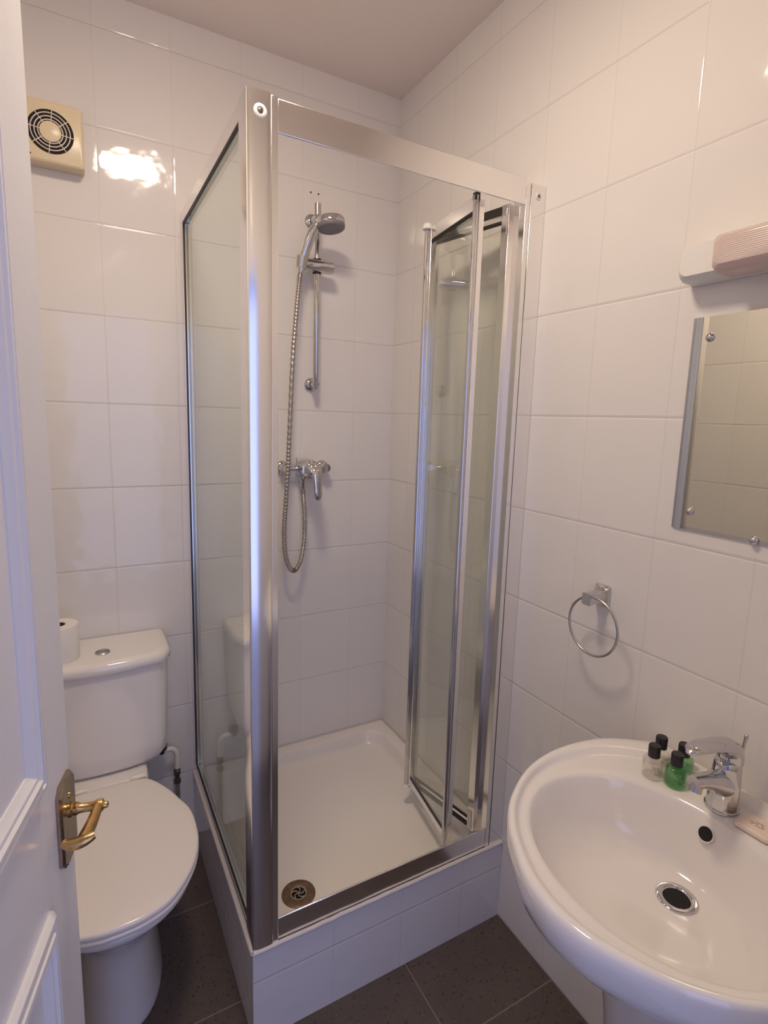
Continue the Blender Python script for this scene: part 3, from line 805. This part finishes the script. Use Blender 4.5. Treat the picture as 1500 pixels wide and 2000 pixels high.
bm = BM(); tube(bm, [(TX - 0.087, TY, TZ + 0.074), (TX - 0.0925, TY, TZ + 0.0605)], 0.0108, 24); 
build('aerator', bm, M['steel'], spt, smooth=40)
bm = BM()
hp_ = catmull([(TX + 0.008, TY, TZ + 0.088), (TX + 0.006, TY, TZ + 0.106), (TX - 0.008, TY, TZ + 0.118), (TX - 0.030, TY, TZ + 0.127), (TX - 0.058, TY, TZ + 0.134), (TX - 0.088, TY, TZ + 0.140), (TX - 0.110, TY, TZ + 0.141), (TX - 0.122, TY, TZ + 0.138)], 5)
hr = [tuple(x) for x in interp([(0.0215, 0.0175), (0.0215, 0.0170), (0.0215, 0.0150), (0.0205, 0.0110), (0.0190, 0.0085), (0.0175, 0.0075), (0.0140, 0.0062), (0.0050, 0.0025)], 5)]
tube(bm, hp_, hr, 24, up=(1, 0, 0))
build('lever_handle', bm, M['chrome'], tap, smooth=60)
bm = BM(); lathe(bm, (TX - 0.086, TY, TZ + 0.1495), [(0.0042, 0), (0.0042, 0.0012), (0.003, 0.0018)], 'z', 16)
bm = BM(); tube(bm, [(-0.050, -1.371, 0.8198), (-0.0475, -1.375, 0.925), (-0.0465, -1.3775, 0.950)], 0.0027, 10); lathe(bm, (-0.0465, -1.3775, 0.946), [(0.0022, 0), (0.0034, 0.002), (0.0034, 0.006), (0.002, 0.008)], 'z', 12)
build('pop_up_rod', bm, M['steel'], tap, smooth=60)

# ------------------------------------------------------------------ toiletry bottles
def bottle(x, y, key, label, rz):
    t = thing('toiletry_bottle', label, 'bottle', (x, y, 0.8200), rz, group='small toiletry bottles on the basin')
    bm = lathe(BM(), (0, 0, 0), [(0.0150, 0.0002), (0.0178, 0.0012), (0.0190, 0.0040), (0.0190, 0.0320), (0.0176, 0.0358), (0.0130, 0.0382), (0.0090, 0.0390), (0.0085, 0.0410)], 'z', 36)
    g = build('glass_body', bm, M[key], t, smooth=50, local=True)
    bm = lathe(BM(), (0, 0, 0), [(0.0140, 0.0030), (0.0168, 0.0048), (0.0168, 0.0290), (0.0150, 0.0315)], 'z', 32)
    build('liquid', bm, M[key], g, smooth=50, local=True)
    bm = lathe(BM(), (0, 0, 0), [(0.0098, 0.0400), (0.0108, 0.0405), (0.0108, 0.0615), (0.0098, 0.0632), (0.001, 0.0634)], 'z', 32)
    build('cap', bm, M['black'], t, smooth=40, local=True)
    # label text: small illegible raised lines on the front
    bm = BM()
    for row, (wd, zz) in enumerate(((0.9, 0.027), (0.6, 0.0235), (1.0, 0.020), (0.8, 0.0165), (0.5, 0.013))):
        n = int(10 * wd)
        for i in range(n):
            a = math.radians(-125) + (i - n / 2) * 0.11
            if (i * 7 + row * 3) % 4 == 0: continue
            mt = Matrix.Rotation(a, 4, 'Z')
            box(bm, 0.0188, 0.0193, -0.0006, 0.0006, zz - 0.0007, zz + 0.0007, mt)
    build('print', bm, M['ink_' + key], t, local=True)
    return t
M['ink_clear_b'] = simple('grey_print', (0.35, 0.28, 0.25), 0.6)
M['ink_green_b'] = simple('green_print', (0.03, 0.16, 0.07), 0.6)
bottle(-0.1125, -1.2555, 'clear_b', 'clear bottle with black cap, nearer the bowl of the two clear ones', 0.0)
bottle(-0.0740, -1.2440, 'clear_b', 'clear bottle with black cap, hidden partly behind the other clear bottle', 0.5)
bottle(-0.0985, -1.2925, 'green_b', 'green bottle with black cap, nearer the bowl of the two green ones', 0.1)
bottle(-0.0570, -1.2800, 'green_b', 'green bottle with black cap, between the front green bottle and the wall', -0.4)

# soap
bm = BM()
loft(bm, [rsq(-0.024, 0.024, -0.027, 0.027, 0.006, z, 5) if i_ in (1, 2) else rsq(-0.022, 0.022, -0.025, 0.025, 0.005, z, 5) for i_, z in enumerate((0.0004, 0.0025, 0.0080, 0.0105))])
mt = Matrix.Translation((-0.0835, -1.4300, 0.8200)) @ Matrix.Rotation(math.radians(2), 4, 'Z')
soap = build('soap_bar', tf(bm, mt), M['soap'], smooth=50, bevel=0.001)
bm = BM()
for row in range(3):
    for i in range(6 if row != 1 else 7):
        if (i + row * 2) % 5 == 4: continue
        yy = -0.0095 + i * 0.0032; xx = -0.005 + row * 0.0052
        box(bm, xx - 0.0017, xx + 0.0017, yy - 0.0005, yy + 0.0005, 0.0104, 0.0108, mt)
        if (i + row) % 2: box(bm, xx - 0.0017, xx - 0.0008, yy, yy + 0.0022, 0.0104, 0.0108, mt)
        else: box(bm, xx + 0.0002, xx + 0.0011, yy, yy + 0.0022, 0.0104, 0.0108, mt)
build('stamp', bm, M['soap_ink'], soap)
soap['label'] = 'square pinkish cream soap bar stamped with small letters, beside the tap'
soap['category'] = 'soap'

# ------------------------------------------------------------------ towel ring
tring = thing('towel_ring', 'chrome towel ring hanging from a square mount on the right wall', 'towel ring', (0.0, -1.025, 1.06))
bm = BM()
def sq(cx, cy, cz, hy, hz, r=0.003):
    return [(cx, y, z) for y, z, _ in [(p[0], p[1], 0) for p in rsq(cy - hy, cy + hy, cz - hz, cz + hz, r, 0, 4)]]
loft(bm, [sq(-0.0005, -1.022, 1.093, 0.019, 0.0255), sq(-0.006, -1.022, 1.093, 0.019, 0.0255), sq(-0.010, -1.022, 1.092, 0.017, 0.021), sq(-0.022, -1.022, 1.092, 0.012, 0.0135), sq(-0.040, -1.022, 1.092, 0.0105, 0.0125), sq(-0.058, -1.022, 1.091, 0.012, 0.0135)])
build('mount', bm, M['chrome'], tring, smooth=35)
bm = BM()
rc = Vector((-0.050, -1.0390, 1.0320)); RR_ = 0.0665
pts = [(rc.x, rc.y + RR_ * math.cos(a), rc.z + RR_ * math.sin(a)) for a in [2 * math.pi * i / 72 for i in range(73)]]
tube(bm, pts, 0.0030, 12, up=(1, 0, 0))
build('ring', bm, M['steel'], tring, smooth=70)

# ------------------------------------------------------------------ mirror
mir = thing('wall_mirror', 'rectangular wall mirror with silver edge strip and round screw caps, below the wall light', 'mirror', (0.0, -1.33, 1.28))
MY0, MY1, MZ0, MZ1 = -1.492, -1.169, 1.283, 1.688
bm = BM(); box(bm, -0.0045, -0.0035, MY0 + 0.020, MY1 - 0.020, MZ0 + 0.006, MZ1 - 0.0005)
build('mirror_glass', bm, M['mirror'], mir)
bm = BM()
for s_, yo in ((1, MY1), (-1, MY0)):
    prof = [(0.0, 0.0), (-0.0022, 0.0), (-0.0034, -0.005), (-0.0030, -0.0055), (-0.0040, -0.0125), (-0.0036, -0.013), (-0.0047, -0.020), (0.0, -0.020)]
    loft(bm, [[(x - 0.0005, yo + s_ * y, z) for x, y in prof] for z in (MZ0, MZ1)])
box(bm, -0.0040, -0.0005, MY0 + 0.020, MY1 - 0.020, MZ0, MZ0 + 0.006)
build('edge_strip', bm, M['mirror_bevel'], mir)
for y, z in ((-1.2055, 1.6490), (-1.2050, 1.3200), (-1.3270, 1.2870), (-1.455, 1.6490), (-1.455, 1.3200)):
    bm = BM(); lathe(bm, (-0.0046, y, z), [(0.0078, 0), (0.0080, -0.001), (0.0070, -0.0040), (0.0040, -0.0062), (0.0002, -0.0070)], 'x', 20)
    build('screw_cap', bm, M['chrome'], mir, smooth=60)

# ------------------------------------------------------------------ wall light over the mirror
wl = thing('shaver_light', 'unlit white wall light with ribbed pink cover above the mirror', 'light', (0.0, -1.33, 1.75))
bm = BM()
def lring(x, sc, dz):
    o = rsq(-0.180 * sc, 0.180 * sc, -0.037 + dz, 0.030 - dz * 0.5, 0.016, 0, 6)
    return [(x, -1.330 + p[0], 1.7840 + p[1]) for p in o]
loft(bm, [lring(-0.0005, 1, 0), lring(-0.034, 0.985, 0.0), lring(-0.046, 0.965, 0.003), lring(-0.054, 0.93, 0.009)])
build('casing', bm, M['white_pl'], wl, smooth=40)
bm = BM()
def dring(x, hy, z0, z1, r):
    return [(x, -1.330 + p[0], p[1]) for p in rsq(-hy, hy, z0, z1, r, 0, 6)]
loft(bm, [dring(-0.034, 0.086, 1.742, 1.8045, 0.006), dring(-0.078, 0.085, 1.742, 1.8040, 0.008), dring(-0.094, 0.082, 1.745, 1.801, 0.010), dring(-0.101, 0.075, 1.752, 1.795, 0.010)])
build('diffuser', bm, M['diffuser'], wl, smooth=40)

# ------------------------------------------------------------------ ceiling lamp (lit, just above the frame)
cl = thing('ceiling_light', 'round flat opal ceiling light with a white rim, lit warm', 'ceiling light', (LAMP_POS[0], LAMP_POS[1], CE))
bm = BM(); lathe(bm, (*LAMP_POS, CE - 0.0005), [(0.138, 0), (0.140, -0.01), (0.140, -0.052), (0.136, -0.056), (0.130, -0.057), (0.130, -0.050)], 'z', 48)
build('base_plate', bm, M['white_pl'], cl, smooth=40)
bm = BM(); lathe(bm, (*LAMP_POS, CE - 0.051), [(0.1298, 0), (0.1295, -0.006), (0.118, -0.014), (0.09, -0.021), (0.05, -0.025), (0.001, -0.0265)], 'z', 48)
build('opal_shade', bm, M['lamp'], cl, smooth=60)

# ------------------------------------------------------------------ room door, opened inwards against the left
DW, DH, DT = 0.762, 1.990, 0.040
dd = Vector((0.24700, 0.96900, 0)).normalized()
EDGE = Vector((-1.0731, -1.0475, 0))
HNG = EDGE - dd * DW
rzd = math.atan2(dd.y, dd.x)
def S(s0, s1): return (DW - s1, DW - s0)
bm = BM(); box(bm, 0, DW, 0.0, DT, 0.008, 0.008 + DH)
door = bpy.data.objects.new('tmp', None)
me_o = build('door_1', bm, M['paint'], None, bevel=0.0015)
bpy.data.objects.remove(door)
door = me_o
door.location = (HNG.x, HNG.y, 0); door.rotation_euler = (0, 0, rzd)
door['kind'] = 'structure'
# moulding frames around an upper and a lower panel (planted on the face)
def frame(z0, z1, s0=0.083, s1=DW - 0.083, wdt=0.034):
    prof = [(0.0, 0.0), (0.0, 0.004), (0.0035, 0.0085), (0.0075, 0.0095), (0.0095, 0.0070), (0.0125, 0.0068), (0.0150, 0.0110), (0.0200, 0.0118), (0.0225, 0.0085), (0.0262, 0.0080), (0.0290, 0.0050), (0.034, 0.0015), (0.034, 0.0)]
    bm = BM(); x0, x1 = DW - s1, DW - s0
    rings = []
    for u, h in prof:
        k_ = u * wdt / 0.034
        rings.append([(x0 + k_, -h, z0 + k_), (x1 - k_, -h, z0 + k_), (x1 - k_, -h, z1 - k_), (x0 + k_, -h, z1 - k_)])
    loft(bm, rings, cap0=False, cap1=False)
    return bm
build('upper_moulding', frame(1.049, 1.880, s0=0.101, s1=DW - 0.101, wdt=0.040), M['paint'], door, local=True, smooth=20)
build('lower_moulding', frame(0.20, 0.886, s0=0.101, s1=DW - 0.101, wdt=0.038), M['paint'], door, local=True, smooth=20)
# handle
def hpnt(s, off, z): return Vector((DW - s, -off, z))
bm = BM()
def plate(ins, off, c_):
    s0, s1, z0, z1 = 0.003 + ins, 0.060 - ins, 0.897 + ins, 1.012 - ins
    return [tuple(hpnt(s, off, z)) for s, z in ((s0 + c_, z0), (s1 - c_, z0), (s1, z0 + c_), (s1, z1 - c_), (s1 - c_, z1), (s0 + c_, z1), (s0, z1 - c_), (s0, z0 + c_))]
loft(bm, [plate(0, 0.0003, 0.010), plate(0, 0.004, 0.010), plate(0.003, 0.0068, 0.010), plate(0.0075, 0.0070, 0.009)])
hd = build('door_handle', bm, M['brass_plate'], door, local=True, smooth=20)
bm = BM()
for z in (0.985, 0.915):
    lathe(bm, (DW - 0.028, -0.007, z), [(0.0045, 0), (0.0045, -0.0012), (0.003, -0.002)], 'y', 12)
build('plate_screw', bm, M['brass'], hd, local=True, smooth=40)
ZH = 0.9640
SH = 0.0280
bm = BM()
lathe(bm, (DW - SH, 0, ZH), [(0.0095, -0.0068), (0.0098, -0.0090), (0.0078, -0.0110), (0.0082, -0.0150), (0.0064, -0.0175), (0.0058, -0.026), (0.0062, -0.035), (0.0075, -0.037), (0.0088, -0.0410), (0.0080, -0.0450), (0.0052, -0.0465), (0.0042, -0.0485), (0.0042, -0.0510), (0.002, -0.0522)], 'y', 24)
build('spindle', bm, M['brass'], hd, local=True, smooth=40)
bm = BM()
lp = [hpnt(SH - 0.002, 0.0400, ZH + 0.001), hpnt(SH + 0.016, 0.0400, ZH + 0.0005), hpnt(SH + 0.032, 0.0390, ZH - 0.001), hpnt(SH + 0.048, 0.0375, ZH - 0.0015), hpnt(SH + 0.060, 0.0360, ZH - 0.002)]
cvp = catmull(lp, 14)
nn = len(cvp)
tube(bm, cvp, [(0.0054 + 0.0026 * (i / nn) + (0.00045 if (i % 2) else 0) * (1 if 8 < i < nn - 6 else 0), 0.0058 + 0.0026 * (i / nn)) for i in range(nn)], 14)
build('lever', bm, M['brass'], hd, local=True, smooth=50)
bm = BM()
sc_pts = catmull([hpnt(SH + 0.058, 0.0490, ZH + 0.003), hpnt(SH + 0.061, 0.0410, ZH + 0.001), hpnt(SH + 0.062, 0.0310, ZH - 0.002), hpnt(SH + 0.061, 0.0210, ZH - 0.003), hpnt(SH + 0.059, 0.0140, ZH - 0.001)], 5)
nn = len(sc_pts)
tube(bm, sc_pts, [(0.0030 + 0.0045 * math.sin(math.pi * (0.12 + 0.76 * i / (nn - 1))), 0.0030 + 0.0042 * math.sin(math.pi * (0.12 + 0.76 * i / (nn - 1)))) for i in range(nn)], 14)
build('scroll_end', bm, M['brass'], hd, local=True, smooth=50)
